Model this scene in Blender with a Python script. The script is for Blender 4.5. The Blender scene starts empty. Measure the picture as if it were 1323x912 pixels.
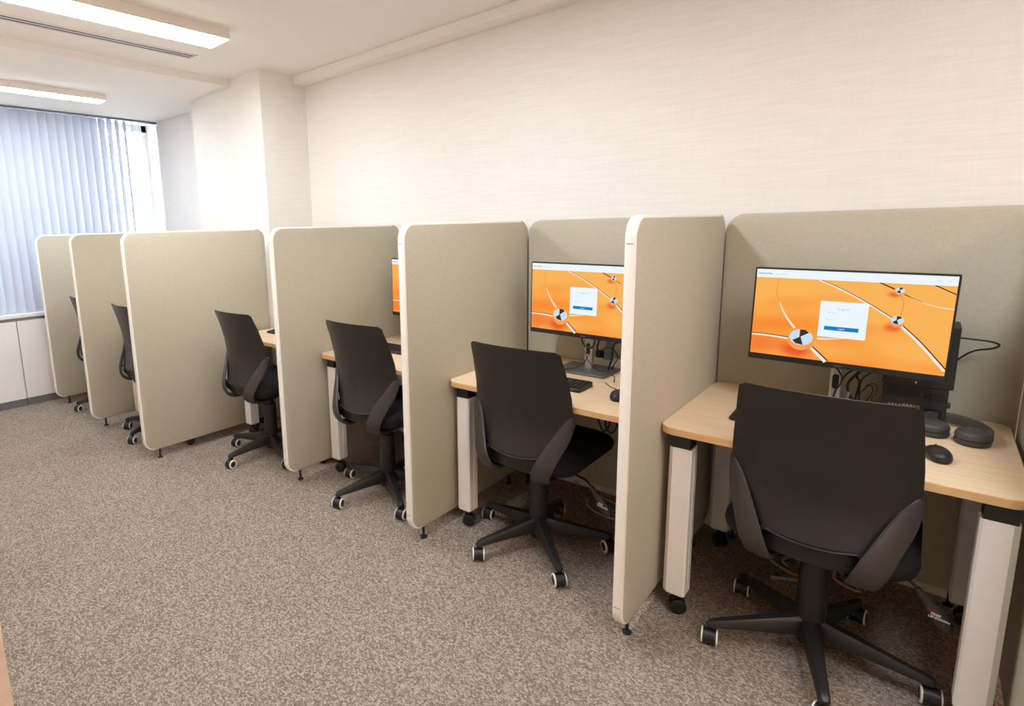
import bpy, bmesh, math, random
from mathutils import Vector, Matrix
random.seed(7)
C = bpy.context.scene.collection
PI = math.pi
rad = math.radians

# ------------------------------------------------------------------ helpers
def lin(c):
    out = []
    for v in c:
        v = v / 255.0
        out.append(v / 12.92 if v <= 0.04045 else ((v + 0.055) / 1.055) ** 2.4)
    return (out[0], out[1], out[2], 1.0)

def new_mat(name):
    m = bpy.data.materials.new(name)
    m.use_nodes = True
    nt = m.node_tree
    return m, nt, nt.nodes['Principled BSDF']

def mat(name, rgb, rough=0.5, metal=0.0, spec=0.5, noise=None, bump=None, coat=0.0):
    """noise=(scale, amount) mottles the colour, bump=(scale, strength)."""
    m, nt, b = new_mat(name)
    b.inputs['Base Color'].default_value = lin(rgb)
    b.inputs['Roughness'].default_value = rough
    b.inputs['Metallic'].default_value = metal
    b.inputs['Specular IOR Level'].default_value = spec
    b.inputs['Coat Weight'].default_value = coat
    tc = nt.nodes.new('ShaderNodeTexCoord')
    if noise:
        n = nt.nodes.new('ShaderNodeTexNoise')
        n.inputs['Scale'].default_value = noise[0]
        n.inputs['Detail'].default_value = 4
        nt.links.new(tc.outputs['Object'], n.inputs['Vector'])
        r = nt.nodes.new('ShaderNodeValToRGB')
        a = noise[1]
        r.color_ramp.elements[0].position = 0.3
        r.color_ramp.elements[1].position = 0.7
        r.color_ramp.elements[0].color = lin([max(0, v * (1 - a)) for v in rgb])
        r.color_ramp.elements[1].color = lin([min(255, v * (1 + a)) for v in rgb])
        nt.links.new(n.outputs['Fac'], r.inputs['Fac'])
        nt.links.new(r.outputs['Color'], b.inputs['Base Color'])
    if bump:
        n2 = nt.nodes.new('ShaderNodeTexNoise')
        n2.inputs['Scale'].default_value = bump[0]
        n2.inputs['Detail'].default_value = 3
        nt.links.new(tc.outputs['Object'], n2.inputs['Vector'])
        bp = nt.nodes.new('ShaderNodeBump')
        bp.inputs['Strength'].default_value = bump[1]
        bp.inputs['Distance'].default_value = 0.002
        nt.links.new(n2.outputs['Fac'], bp.inputs['Height'])
        nt.links.new(bp.outputs['Normal'], b.inputs['Normal'])
    return m

EXPO = 0.3
def emit(name, rgb, strength=1.0):
    if name.startswith('screen'):
        strength *= 2 ** -EXPO
    m, nt, b = new_mat(name)
    b.inputs['Base Color'].default_value = (0, 0, 0, 1)
    b.inputs['Specular IOR Level'].default_value = 0.1
    b.inputs['Emission Color'].default_value = lin(rgb)
    b.inputs['Emission Strength'].default_value = strength
    return m

def link(name, bm, mats, parent=None, smooth=False):
    me = bpy.data.meshes.new(name)
    bmesh.ops.recalc_face_normals(bm, faces=bm.faces[:])
    bm.to_mesh(me)
    bm.free()
    if smooth:
        for p in me.polygons:
            p.use_smooth = True
        try:
            me.set_sharp_from_angle(angle=rad(40))
        except Exception:
            pass
    for m in (mats if isinstance(mats, (list, tuple)) else [mats]):
        me.materials.append(m)
    o = bpy.data.objects.new(name, me)
    C.objects.link(o)
    if parent:
        o.parent = parent
    return o

def thing(name, label, cat, loc=(0, 0, 0), rotz=0.0, group=None):
    o = bpy.data.objects.new(name, None)
    o.empty_display_size = 0.05
    C.objects.link(o)
    o.location = loc
    o.rotation_euler = (0, 0, rotz)
    tag(o, label, cat, group)
    return o

def tag(o, label, cat, group=None):
    o['label'] = label
    o['category'] = cat
    if group:
        o['group'] = group
    return o

def struct(name, bm, m, smooth=False):
    o = link(name, bm, m, None, smooth)
    o['kind'] = 'structure'
    return o

def dup(root, label, loc, group=None):
    r = root.copy()
    C.objects.link(r)
    r.location = loc
    r['label'] = label
    if group:
        r['group'] = group
    for ch in list(root.children):
        c = ch.copy()
        C.objects.link(c)
        c.parent = r
        for g in list(ch.children):
            d = g.copy()
            C.objects.link(d)
            d.parent = c
    return r

def BM():
    return bmesh.new()

def box(bm, x0, x1, y0, y1, z0, z1, bev=0.0, seg=2, mi=0, M=None):
    vs = [bm.verts.new((x, y, z)) for x in (x0, x1) for y in (y0, y1) for z in (z0, z1)]
    idx = [(0, 1, 3, 2), (4, 6, 7, 5), (0, 4, 5, 1), (2, 3, 7, 6), (0, 2, 6, 4), (1, 5, 7, 3)]
    fs = [bm.faces.new([vs[i] for i in f]) for f in idx]
    for f in fs:
        f.material_index = mi
    if M is not None:
        for v in vs:
            v.co = M @ v.co
    if bev > 0:
        es = list({e for f in fs for e in f.edges})
        r = bmesh.ops.bevel(bm, geom=es, offset=bev, segments=seg, affect='EDGES', profile=0.5)
        for f in r['faces']:
            f.material_index = mi
    return fs

def rings(bm, rs, cap0=True, cap1=True, mi=0, closed=True):
    """loft a list of rings of points (same count)"""
    vr = [[bm.verts.new(p) for p in r] for r in rs]
    n = len(vr[0])
    for a, b in zip(vr[:-1], vr[1:]):
        for i in range(n if closed else n - 1):
            j = (i + 1) % n
            f = bm.faces.new((a[i], a[j], b[j], b[i]))
            f.material_index = mi
    if cap0:
        bm.faces.new(list(reversed(vr[0]))).material_index = mi
    if cap1:
        bm.faces.new(vr[-1]).material_index = mi
    return vr

def lathe(bm, prof, axis='z', center=(0, 0, 0), seg=24, mi=None, M=None):
    """prof: list of (r, h); mi: list of material index per span"""
    cx, cy, cz = center
    rs = []
    for r, h in prof:
        ring = []
        for k in range(seg):
            a = 2 * PI * k / seg
            c, s = r * math.cos(a), r * math.sin(a)
            if axis == 'z':
                p = Vector((cx + c, cy + s, cz + h))
            elif axis == 'y':
                p = Vector((cx + c, cy + h, cz + s))
            else:
                p = Vector((cx + h, cy + c, cz + s))
            ring.append(M @ p if M is not None else p)
        rs.append(ring)
    vr = [[bm.verts.new(p) for p in r] for r in rs]
    for q, (a, b) in enumerate(zip(vr[:-1], vr[1:])):
        for i in range(seg):
            j = (i + 1) % seg
            f = bm.faces.new((a[i], a[j], b[j], b[i]))
            f.material_index = mi[q] if mi else 0
    bm.faces.new(list(reversed(vr[0]))).material_index = mi[0] if mi else 0
    bm.faces.new(vr[-1]).material_index = mi[-1] if mi else 0

def smooth_path(pts, sub=6):
    P = [Vector(p) for p in pts]
    if len(P) < 3:
        return P
    out = []
    Q = [P[0] * 2 - P[1]] + P + [P[-1] * 2 - P[-2]]
    for i in range(1, len(Q) - 2):
        p0, p1, p2, p3 = Q[i - 1], Q[i], Q[i + 1], Q[i + 2]
        for k in range(sub):
            t = k / sub
            out.append(0.5 * ((2 * p1) + (p2 - p0) * t + (2 * p0 - 5 * p1 + 4 * p2 - p3) * t * t + (3 * p1 - p0 - 3 * p2 + p3) * t ** 3))
    out.append(P[-1])
    return out

def tube(bm, pts, r, seg=8, sub=6, mi=0, taper=None):
    P = smooth_path(pts, sub)
    n = len(P)
    up = Vector((0.3, 0.2, 1)).normalized()
    rs = []
    u = None
    for i in range(n):
        t = (P[min(i + 1, n - 1)] - P[max(i - 1, 0)]).normalized()
        if u is None:
            u = t.cross(up)
            if u.length < 1e-3:
                u = t.cross(Vector((1, 0, 0)))
        u = (u - t * u.dot(t)).normalized()
        w = t.cross(u)
        rr = r if taper is None else r * (taper[0] + (taper[1] - taper[0]) * i / (n - 1))
        rs.append([P[i] + (u * math.cos(2 * PI * k / seg) + w * math.sin(2 * PI * k / seg)) * rr for k in range(seg)])
    rings(bm, rs, mi=mi)

def rrect(w0, w1, h0, h1, r, n=8):
    """rounded rectangle outline, counter-clockwise, as (a, b) pairs"""
    pts = []
    for cx, cy, a0 in ((w1 - r, h1 - r, 0), (w0 + r, h1 - r, 90), (w0 + r, h0 + r, 180), (w1 - r, h0 + r, 270)):
        for k in range(n + 1):
            a = rad(a0 + 90 * k / n)
            pts.append((cx + r * math.cos(a), cy + r * math.sin(a)))
    return pts

def text_mesh(bm, s, size, M, mi=0, bold=0.0, spacing=1.0):
    cu = bpy.data.curves.new('lettering', 'FONT')
    cu.body = s
    cu.size = size
    cu.align_x = 'CENTER'
    cu.align_y = 'CENTER'
    cu.offset = bold
    cu.space_character = spacing
    cu.resolution_u = 2
    o = bpy.data.objects.new('lettering', cu)
    C.objects.link(o)
    dg = bpy.context.evaluated_depsgraph_get()
    me = bpy.data.meshes.new_from_object(o.evaluated_get(dg))
    vs = [bm.verts.new(M @ v.co) for v in me.vertices]
    for p in me.polygons:
        try:
            bm.faces.new([vs[i] for i in p.vertices]).material_index = mi
        except ValueError:
            pass
    bpy.data.objects.remove(o)
    bpy.data.curves.remove(cu)
    bpy.data.meshes.remove(me)

# ------------------------------------------------------------------ camera
cam = bpy.data.cameras.new('camera')
co = bpy.data.objects.new('camera', cam)
C.objects.link(co)
rv = Vector((0.73786386, 0.67441687, -0.0268108))
uv = Vector((-0.0918806, 0.13971871, 0.98591918))
fv = Vector((-0.6686665, 0.72501074, -0.16505921))
Mx = Matrix((rv, uv, -fv)).transposed().to_4x4()
Mx.translation = Vector((0.68533754, -1.67368481, 1.42250064))
co.matrix_world = Mx
cam.sensor_width = 36.0
cam.sensor_fit = 'HORIZONTAL'
cam.lens = 722.5089 / 1323 * 36.0
cam.shift_x = 123.2499 / 1323
cam.shift_y = -41.685 / 1323
cam.clip_start = 0.02
bpy.context.scene.camera = co

# ------------------------------------------------------------------ materials
def wallpaper(name, rgb, sx=1.0):
    m, nt, b = new_mat(name)
    b.inputs['Roughness'].default_value = 0.75
    b.inputs['Specular IOR Level'].default_value = 0.2
    tc = nt.nodes.new('ShaderNodeTexCoord')
    mp = nt.nodes.new('ShaderNodeMapping')
    mp.inputs['Scale'].default_value = (6, 6, 160)
    mp2 = nt.nodes.new('ShaderNodeMapping')
    mp2.inputs['Scale'].default_value = (110, 110, 5)
    n1 = nt.nodes.new('ShaderNodeTexNoise')
    n2 = nt.nodes.new('ShaderNodeTexNoise')
    for mpx, n in ((mp, n1), (mp2, n2)):
        nt.links.new(tc.outputs['Object'], mpx.inputs['Vector'])
        nt.links.new(mpx.outputs['Vector'], n.inputs['Vector'])
        n.inputs['Scale'].default_value = 1.0
        n.inputs['Detail'].default_value = 2
    ad = nt.nodes.new('ShaderNodeMath')
    ad.operation = 'ADD'
    ad.operation = 'MULTIPLY_ADD'
    nt.links.new(n2.outputs['Fac'], ad.inputs[0])
    ad.inputs[1].default_value = 0.35
    nt.links.new(n1.outputs['Fac'], ad.inputs[2])
    r = nt.nodes.new('ShaderNodeMapRange')
    r.inputs['From Min'].default_value = 0.4
    r.inputs['From Max'].default_value = 0.95
    nt.links.new(ad.outputs[0], r.inputs['Value'])
    mx = nt.nodes.new('ShaderNodeMix')
    mx.data_type = 'RGBA'
    mx.inputs[6].default_value = lin([v * 0.978 for v in rgb])
    mx.inputs[7].default_value = lin([min(255, v * 1.02) for v in rgb])
    nt.links.new(r.outputs['Result'], mx.inputs[0])
    nt.links.new(mx.outputs[2], b.inputs['Base Color'])
    bp = nt.nodes.new('ShaderNodeBump')
    bp.inputs['Strength'].default_value = 0.08
    bp.inputs['Distance'].default_value = 0.0006
    nt.links.new(ad.outputs[0], bp.inputs['Height'])
    nt.links.new(bp.outputs['Normal'], b.inputs['Normal'])
    return m

def carpet_mat():
    m, nt, b = new_mat('loop_pile_carpet')
    b.inputs['Roughness'].default_value = 0.95
    b.inputs['Specular IOR Level'].default_value = 0.1
    tc = nt.nodes.new('ShaderNodeTexCoord')
    # wobble the lookup so the loops do not read as clean cells
    v1 = nt.nodes.new('ShaderNodeTexVoronoi')
    v1.inputs['Scale'].default_value = 170
    v1.inputs['Randomness'].default_value = 0.75
    mp = nt.nodes.new('ShaderNodeMapping')
    mp.inputs['Rotation'].default_value = (0, 0, rad(0))
    mp.inputs['Scale'].default_value = (0.8, 1.15, 1)
    nt.links.new(tc.outputs['Object'], mp.inputs['Vector'])
    nt.links.new(mp.outputs['Vector'], v1.inputs['Vector'])
    n1 = nt.nodes.new('ShaderNodeTexNoise')
    n1.inputs['Scale'].default_value = 3.0
    n1.inputs['Detail'].default_value = 3
    n2 = nt.nodes.new('ShaderNodeTexNoise')
    n2.inputs['Scale'].default_value = 260
    n2.inputs['Detail'].default_value = 2
    for n in (n1, n2):
        nt.links.new(tc.outputs['Object'], n.inputs['Vector'])
    sep = nt.nodes.new('ShaderNodeSeparateColor')
    nt.links.new(v1.outputs['Color'], sep.inputs['Color'])
    # per loop tone
    a = nt.nodes.new('ShaderNodeMath'); a.operation = 'MULTIPLY_ADD'
    nt.links.new(sep.outputs['Red'], a.inputs[0]); a.inputs[1].default_value = 0.55; a.inputs[2].default_value = 0.10
    c = nt.nodes.new('ShaderNodeMath'); c.operation = 'MULTIPLY_ADD'
    nt.links.new(n2.outputs['Fac'], c.inputs[0]); c.inputs[1].default_value = 0.30
    nt.links.new(a.outputs[0], c.inputs[2])
    d = nt.nodes.new('ShaderNodeMath'); d.operation = 'MULTIPLY_ADD'
    nt.links.new(n1.outputs['Fac'], d.inputs[0]); d.inputs[1].default_value = 0.12
    nt.links.new(c.outputs[0], d.inputs[2])
    e = nt.nodes.new('ShaderNodeMath'); e.operation = 'MULTIPLY_ADD'
    nt.links.new(v1.outputs['Distance'], e.inputs[0]); e.inputs[1].default_value = -0.55
    nt.links.new(d.outputs[0], e.inputs[2])
    r = nt.nodes.new('ShaderNodeValToRGB')
    r.color_ramp.elements[0].position = 0.05
    r.color_ramp.elements[0].color = lin((122, 110, 98))
    r.color_ramp.elements[1].position = 0.75
    r.color_ramp.elements[1].color = lin((202, 187, 171))
    mid = r.color_ramp.elements.new(0.36)
    mid.color = lin((163, 149, 135))
    nt.links.new(e.outputs[0], r.inputs['Fac'])
    nt.links.new(r.outputs['Color'], b.inputs['Base Color'])
    bp = nt.nodes.new('ShaderNodeBump')
    bp.inputs['Strength'].default_value = 0.9
    bp.inputs['Distance'].default_value = 0.006
    inv = nt.nodes.new('ShaderNodeMath'); inv.operation = 'SUBTRACT'
    inv.inputs[0].default_value = 1.0
    nt.links.new(v1.outputs['Distance'], inv.inputs[1])
    nt.links.new(inv.outputs[0], bp.inputs['Height'])
    nt.links.new(bp.outputs['Normal'], b.inputs['Normal'])
    return m

def wood_mat(name, light, dark, sx=1.2, sy=26):
    m, nt, b = new_mat(name)
    b.inputs['Roughness'].default_value = 0.42
    b.inputs['Specular IOR Level'].default_value = 0.35
    tc = nt.nodes.new('ShaderNodeTexCoord')
    mp = nt.nodes.new('ShaderNodeMapping')
    mp.inputs['Scale'].default_value = (sx, sy, sy)
    n = nt.nodes.new('ShaderNodeTexNoise')
    n.inputs['Scale'].default_value = 2.2
    n.inputs['Detail'].default_value = 6
    n.inputs['Distortion'].default_value = 0.5
    nt.links.new(tc.outputs['Object'], mp.inputs['Vector'])
    nt.links.new(mp.outputs['Vector'], n.inputs['Vector'])
    r = nt.nodes.new('ShaderNodeValToRGB')
    r.color_ramp.elements[0].position = 0.32
    r.color_ramp.elements[0].color = lin(dark)
    r.color_ramp.elements[1].position = 0.62
    r.color_ramp.elements[1].color = lin(light)
    nt.links.new(n.outputs['Fac'], r.inputs['Fac'])
    nt.links.new(r.outputs['Color'], b.inputs['Base Color'])
    return m

def fabric_mat(name, rgb):
    m, nt, b = new_mat(name)
    b.inputs['Roughness'].default_value = 0.9
    b.inputs['Specular IOR Level'].default_value = 0.15
    b.inputs['Sheen Weight'].default_value = 0.15
    tc = nt.nodes.new('ShaderNodeTexCoord')
    v = nt.nodes.new('ShaderNodeTexNoise')
    v.inputs['Scale'].default_value = 330
    v.inputs['Detail'].default_value = 2
    w = nt.nodes.new('ShaderNodeTexNoise')
    w.inputs['Scale'].default_value = 60
    for n in (v, w):
        nt.links.new(tc.outputs['Object'], n.inputs['Vector'])
    ad = nt.nodes.new('ShaderNodeMath'); ad.operation = 'MULTIPLY_ADD'
    nt.links.new(w.outputs['Fac'], ad.inputs[0]); ad.inputs[1].default_value = 0.5
    nt.links.new(v.outputs['Fac'], ad.inputs[2])
    r = nt.nodes.new('ShaderNodeMapRange')
    r.inputs['From Min'].default_value = 0.5
    r.inputs['From Max'].default_value = 1.0
    nt.links.new(ad.outputs[0], r.inputs['Value'])
    mx = nt.nodes.new('ShaderNodeMix'); mx.data_type = 'RGBA'
    mx.inputs[6].default_value = lin([q * 0.965 for q in rgb])
    mx.inputs[7].default_value = lin([min(255, q * 1.03) for q in rgb])
    nt.links.new(r.outputs['Result'], mx.inputs[0])
    nt.links.new(mx.outputs[2], b.inputs['Base Color'])
    bp = nt.nodes.new('ShaderNodeBump')
    bp.inputs['Strength'].default_value = 0.3
    bp.inputs['Distance'].default_value = 0.0008
    nt.links.new(v.outputs['Fac'], bp.inputs['Height'])
    nt.links.new(bp.outputs['Normal'], b.inputs['Normal'])
    return m

M_WALL = wallpaper('cream_wallpaper', (238, 236, 231))
M_CEIL = mat('ceiling_paint', (241, 239, 234), 0.9, spec=0.1, noise=(90, 0.012))
M_FRONT = mat('peach_wall_paint', (240, 214, 192), 0.8, spec=0.2, noise=(60, 0.012))
M_BOUNCE = mat('peach_bounce_wall', (236, 202, 176), 0.8, spec=0.2, noise=(40, 0.02))
M_BASE = mat('white_skirting', (226, 218, 208), 0.5, noise=(30, 0.01))
M_CARPET = carpet_mat()
M_FABRIC = fabric_mat('beige_panel_fabric', (190, 183, 163))
M_TRIM = mat('cream_edge_trim', (246, 242, 234), 0.35, noise=(20, 0.006))
M_PIPING = mat('beige_piping', (192, 184, 164), 0.6, noise=(60, 0.01))
M_SEAM = mat('dark_seam', (120, 112, 104), 0.6, noise=(20, 0.02))
M_BLACKM = mat('black_steel', (26, 25, 25), 0.45, spec=0.5, noise=(60, 0.08))
M_PLASTIC = mat('black_plastic', (34, 33, 33), 0.42, noise=(150, 0.06), bump=(500, 0.12))
M_CHARC = mat('charcoal_plastic', (55, 51, 50), 0.42, noise=(150, 0.05), bump=(600, 0.1))
M_LEATHER = mat('black_leather', (33, 31, 32), 0.33, spec=0.5, noise=(25, 0.05), bump=(420, 0.10))
M_SEATF = mat('black_seat_fabric', (25, 25, 27), 0.85, spec=0.25, noise=(300, 0.15), bump=(500, 0.3))
M_TYRE = mat('white_wheel_rim', (232, 230, 226), 0.45, noise=(60, 0.01))
M_WOOD = wood_mat('maple_laminate', (238, 214, 181), (229, 201, 165))
M_EDGE = wood_mat('maple_edging', (230, 188, 138), (222, 178, 124), 3, 30)
M_LEG = mat('white_leg_paint', (246, 243, 238), 0.4, noise=(40, 0.008))
M_STEEL = mat('brushed_steel_paint', (205, 205, 206), 0.35, metal=0.6, noise=(60, 0.02))
M_GUN = mat('gunmetal_plate', (120, 117, 113), 0.38, metal=0.5, noise=(90, 0.03))
M_MON = mat('black_monitor_bezel', (38, 36, 36), 0.45, noise=(80, 0.05))
M_PC = mat('black_computer_case', (48, 45, 44), 0.5, noise=(120, 0.08))
M_PCV = mat('dark_vent_mesh', (16, 15, 15), 0.6, noise=(200, 0.2))
M_PORT = mat('metal_port', (170, 168, 164), 0.35, metal=0.7, noise=(90, 0.04))
M_KEY = mat('black_keycap', (30, 30, 31), 0.5, noise=(100, 0.06))
M_LEGEND = mat('grey_key_legend', (170, 170, 170), 0.6, noise=(100, 0.02))
M_CABLE = mat('black_cable', (24, 23, 24), 0.5, noise=(80, 0.06))
M_BLUEC = mat('blue_lan_cable', (76, 138, 190), 0.45, noise=(60, 0.04))
M_GREYC = mat('grey_lan_cable', (150, 152, 158), 0.45, noise=(60, 0.04))
M_TEAL = mat('pale_teal_cable', (128, 160, 168), 0.45, noise=(60, 0.04))
M_BEIGEC = mat('beige_cable', (205, 186, 160), 0.5, noise=(60, 0.04))
M_BLUEBAG = mat('blue_grey_sleeve', (112, 130, 150), 0.6, noise=(40, 0.08))
M_WHITEP = mat('white_plastic', (232, 226, 217), 0.45, noise=(60, 0.01))
M_EARC = mat('charcoal_headphone', (72, 69, 66), 0.5, noise=(120, 0.05))
M_EARP = mat('dark_ear_leather', (62, 59, 57), 0.55, noise=(160, 0.1), bump=(400, 0.3))
M_RED = mat('red_print', (176, 52, 48), 0.6, noise=(50, 0.02))
M_WHITEPR = mat('white_print', (235, 235, 235), 0.6, noise=(50, 0.01))
M_CAB = mat('white_cabinet_laminate', (242, 240, 236), 0.4, noise=(30, 0.006))
M_KICK = mat('grey_plinth', (112, 110, 110), 0.6, noise=(60, 0.04))
M_SILL = mat('white_sill_stone', (238, 238, 238), 0.45, noise=(25, 0.02))
M_SILLSHADE = mat('taupe_sill_shade', (150, 142, 135), 0.5, noise=(60, 0.03))
M_VENTD = mat('vent_slot_dark', (52, 58, 68), 0.6, noise=(60, 0.05))
M_VENTF = mat('vent_frame', (226, 222, 216), 0.5, noise=(60, 0.01))
M_LAMPB = mat('white_lamp_housing', (238, 232, 226), 0.45, noise=(30, 0.006))
M_SCREW = mat('grey_screw', (110, 105, 100), 0.4, metal=0.6, noise=(60, 0.03))
M_FRAME = mat('white_window_frame', (226, 228, 232), 0.4, metal=0.3, noise=(60, 0.03))
M_HEADR = mat('blind_headrail', (120, 132, 150), 0.5, noise=(60, 0.03))
E_LAMP = emit('lamp_diffuser_glow', (240, 247, 255), 33.0)
E_WARMFILL = emit('warm_fill_glow', (255, 226, 198), 38.0)
E_LAMP2 = emit('window_lamp_glow', (226, 239, 255), 42.0)

def slat_mat():
    m, nt, b = new_mat('translucent_blind_fabric')
    b.inputs['Base Color'].default_value = lin((212, 217, 228))
    b.inputs['Roughness'].default_value = 0.85
    tr = nt.nodes.new('ShaderNodeBsdfTranslucent')
    tr.inputs['Color'].default_value = lin((200, 206, 216))
    mx = nt.nodes.new('ShaderNodeMixShader')
    mx.inputs[0].default_value = 0.18
    tc = nt.nodes.new('ShaderNodeTexCoord')
    n = nt.nodes.new('ShaderNodeTexNoise')
    n.inputs['Scale'].default_value = 220
    nt.links.new(tc.outputs['Object'], n.inputs['Vector'])
    bp = nt.nodes.new('ShaderNodeBump')
    bp.inputs['Strength'].default_value = 0.15
    bp.inputs['Distance'].default_value = 0.0006
    nt.links.new(n.outputs['Fac'], bp.inputs['Height'])
    nt.links.new(bp.outputs['Normal'], b.inputs['Normal'])
    nt.links.new(b.outputs[0], mx.inputs[1])
    nt.links.new(tr.outputs[0], mx.inputs[2])
    nt.links.new(mx.outputs[0], nt.nodes['Material Output'].inputs['Surface'])
    return m
M_SLAT = slat_mat()

def glass_mat():
    m, nt, b = new_mat('window_glass')
    b.inputs['Base Color'].default_value = (1, 1, 1, 1)
    b.inputs['Roughness'].default_value = 0.0
    b.inputs['IOR'].default_value = 1.45
    b.inputs['Transmission Weight'].default_value = 1.0
    return m
M_GLASS = glass_mat()

# ------------------------------------------------------------------ room shell
PX = [0.0, -0.9556, -1.9103, -2.8919, -3.8448, -4.7344]    # left faces of the side panels
PT = 0.0344
PD = 0.968
PH = 1.441
PZ0 = 0.063
XZ = 0.9491
OFF = -0.386
HC, HB = 2.538, 2.488
YW, YP, YR = 1.045, 0.652, 0.83
XP1, XP0, XB = -2.895, -3.9095, -3.279
XWALL = -4.93
YF = -1.453          # front wall
XF = -1.07
XR = 3.2
YREAR = -3.3

bm = BM(); box(bm, -5.3, XR + .1, YREAR - .1, YW + .1, -0.1, 0.0)
struct('floor', bm, M_CARPET)
bm = BM(); box(bm, XB, XR + .1, YREAR - .1, YW + .1, HC, HC + .15)
struct('ceiling', bm, M_CEIL)
bm = BM(); box(bm, -5.4, XB, YREAR - .1, YW + .1, HB, HC + .15)
struct('ceiling_lower', bm, M_CEIL)
bm = BM(); box(bm, XP1, XR + .1, YW, YW + .1, 0, HC)
struct('wall_back', bm, M_WALL)
bm = BM(); box(bm, XP0, XP1, YP, YW + .1, 0, HC)
struct('wall_pillar', bm, M_WALL)
bm = BM(); box(bm, -5.4, XP0, YR, YW + .1, 0, HB)
struct('wall_recess', bm, M_WALL)
bm = BM(); box(bm, -5.4, XF, YREAR - .1, YF, 0, HC)
struct('wall_front', bm, M_FRONT)
bm = BM(); box(bm, XR, XR + .1, YREAR - .1, YW, 0, HC)
struct('wall_right', bm, M_BOUNCE)  # unseen wall, peach chosen to bounce warm light into the room
bm = BM(); box(bm, XF, XR, YREAR - .1, YREAR, 0, HC)
struct('wall_rear', bm, M_WALL)
bm = BM(); box(bm, -5.4, -5.22, YF, YR, 0, 0.74)
struct('wall_window', bm, M_WALL)
bm = BM(); box(bm, XP1, XR, 0.938, YW, 2.48, HC, 0.004, 2)
struct('trim_1', bm, M_CEIL)
bm = BM(); box(bm, XP1, XR, YW - .012, YW, 0, 0.062, 0.003, 2)
struct('baseboard_back', bm, M_BASE)
bm = BM(); box(bm, XP0, XP1, YP - .010, YP, 0, 0.062, 0.003, 2)
struct('baseboard_pillar', bm, M_BASE)

# window: frame, panes, sill
bm = BM()
for y0, y1 in ((YF, YF + .05), (-0.36, -0.31), (YR - .05, YR)):
    box(bm, -5.30, -5.24, y0, y1, 0.80, HB)
box(bm, -5.30, -5.24, YF, YR, 0.78, 0.84)
box(bm, -5.30, -5.24, YF, YR, HB - .06, HB)
w = struct('window_1', bm, M_FRAME)
bm = BM(); box(bm, -5.272, -5.266, YF + .02, YR - .02, 0.82, HB - .03)
g = link('window_pane', bm, M_GLASS, w)
bm = BM(); box(bm, -5.4, XWALL + .012, YF, YR, 0.757, 0.79, 0.006, 3)
o = struct('window_sill', bm, M_SILL)
bm = BM(); box(bm, -5.2, XWALL - .004, YF, YR, 0.733, 0.757)
o = struct('sill_shade_strip', bm, M_SILLSHADE)  # taupe strip paints the shadow gap below the sill

# cabinets below the sill
cab_lab = ['white cabinet unit under the window sill, cut off by the left photo edge',
           'white cabinet unit under the window sill, next to the farthest partition']
for k, (y0, y1) in enumerate(((-1.452, -0.541), (-0.537, YR - .002))):
    t = thing('window_cabinet', cab_lab[k], 'cabinet', (XWALL, (y0 + y1) / 2, 0), 0, 'cabinets under the window')
    h = (y1 - y0) / 2
    bm = BM(); box(bm, -0.28, -0.022, -h, h, 0.062, 0.732)
    link('carcass', bm, M_CAB, t)
    nd = 1 if k == 0 else 2
    for q in range(nd):
        a = -h + q * 2 * h / nd
        bm = BM(); box(bm, -0.021, 0.0, a + .0015, a + 2 * h / nd - .0015, 0.064, 0.731, 0.0015, 2)
        link('door', bm, M_CAB, t)
    bm = BM(); box(bm, -0.26, -0.004, -h, h, 0.0, 0.061)
    link('plinth', bm, M_KICK, t)

# ------------------------------------------------------------------ vertical blind
t = thing('vertical_blind', 'pale blue white vertical blind hanging over the window', 'blind', (-4.985, -0.3, 0.79))
bm = BM(); box(bm, -0.025, 0.025, YF + .02 + .3, YR - .012 + .3, HB - .79 - .016, HB - .79 - .001, 0.003, 2)
link('headrail', bm, M_HEADR, t)
y = 0.79
k = 0
while y > YF + .06:
    if y > 0.2:
        th = -22 - 44 * min(1, (y - 0.2) / 0.45)
    else:
        th = -20
    th = rad(th + random.uniform(-2.5, 2.5))
    bm = BM()
    W2 = 0.0445
    n = 6
    r0, r1 = [], []
    for z in (0.012, HB - .79 - .018):
        ring = []
        for i in range(n + 1):
            s = -1 + 2 * i / n
            bow = 0.004 * (1 - s * s)
            ring.append((s * W2, bow, z))
        for i in range(n, -1, -1):
            s = -1 + 2 * i / n
            bow = 0.004 * (1 - s * s)
            ring.append((s * W2, bow - 0.0006, z))
        (r0 if not r0 else r1).extend(ring)
    rings(bm, [r0, r1])
    s = link('slat', bm, M_SLAT, t)
    # local +x runs along the slat; direction (sin th, cos th) in the room
    s.location = (0, y + .3, 0)
    s.rotation_euler = (0, 0, PI / 2 - th)
    bm = BM()
    box(bm, -W2 * .9, W2 * .9, -.003, .005, 0.0, 0.014, 0.001, 1)
    wgt = link('bottom_weight', bm, M_SLAT, s)
    y -= 0.0665
    k += 1
bm = BM()
tube(bm, [(0.03, YR - .018 + .3, HB - .84), (0.028, YR - .02 + .3, 1.0), (0.03, YR - .017 + .3, .14)], .0016, 6, 3)
tube(bm, [(0.03, YR - .036 + .3, HB - .84), (0.03, YR - .03 + .3, 1.0), (0.03, YR - .017 + .3, .14)], .0016, 6, 3)
link('pull_cord', bm, M_GREYC, t)

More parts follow.
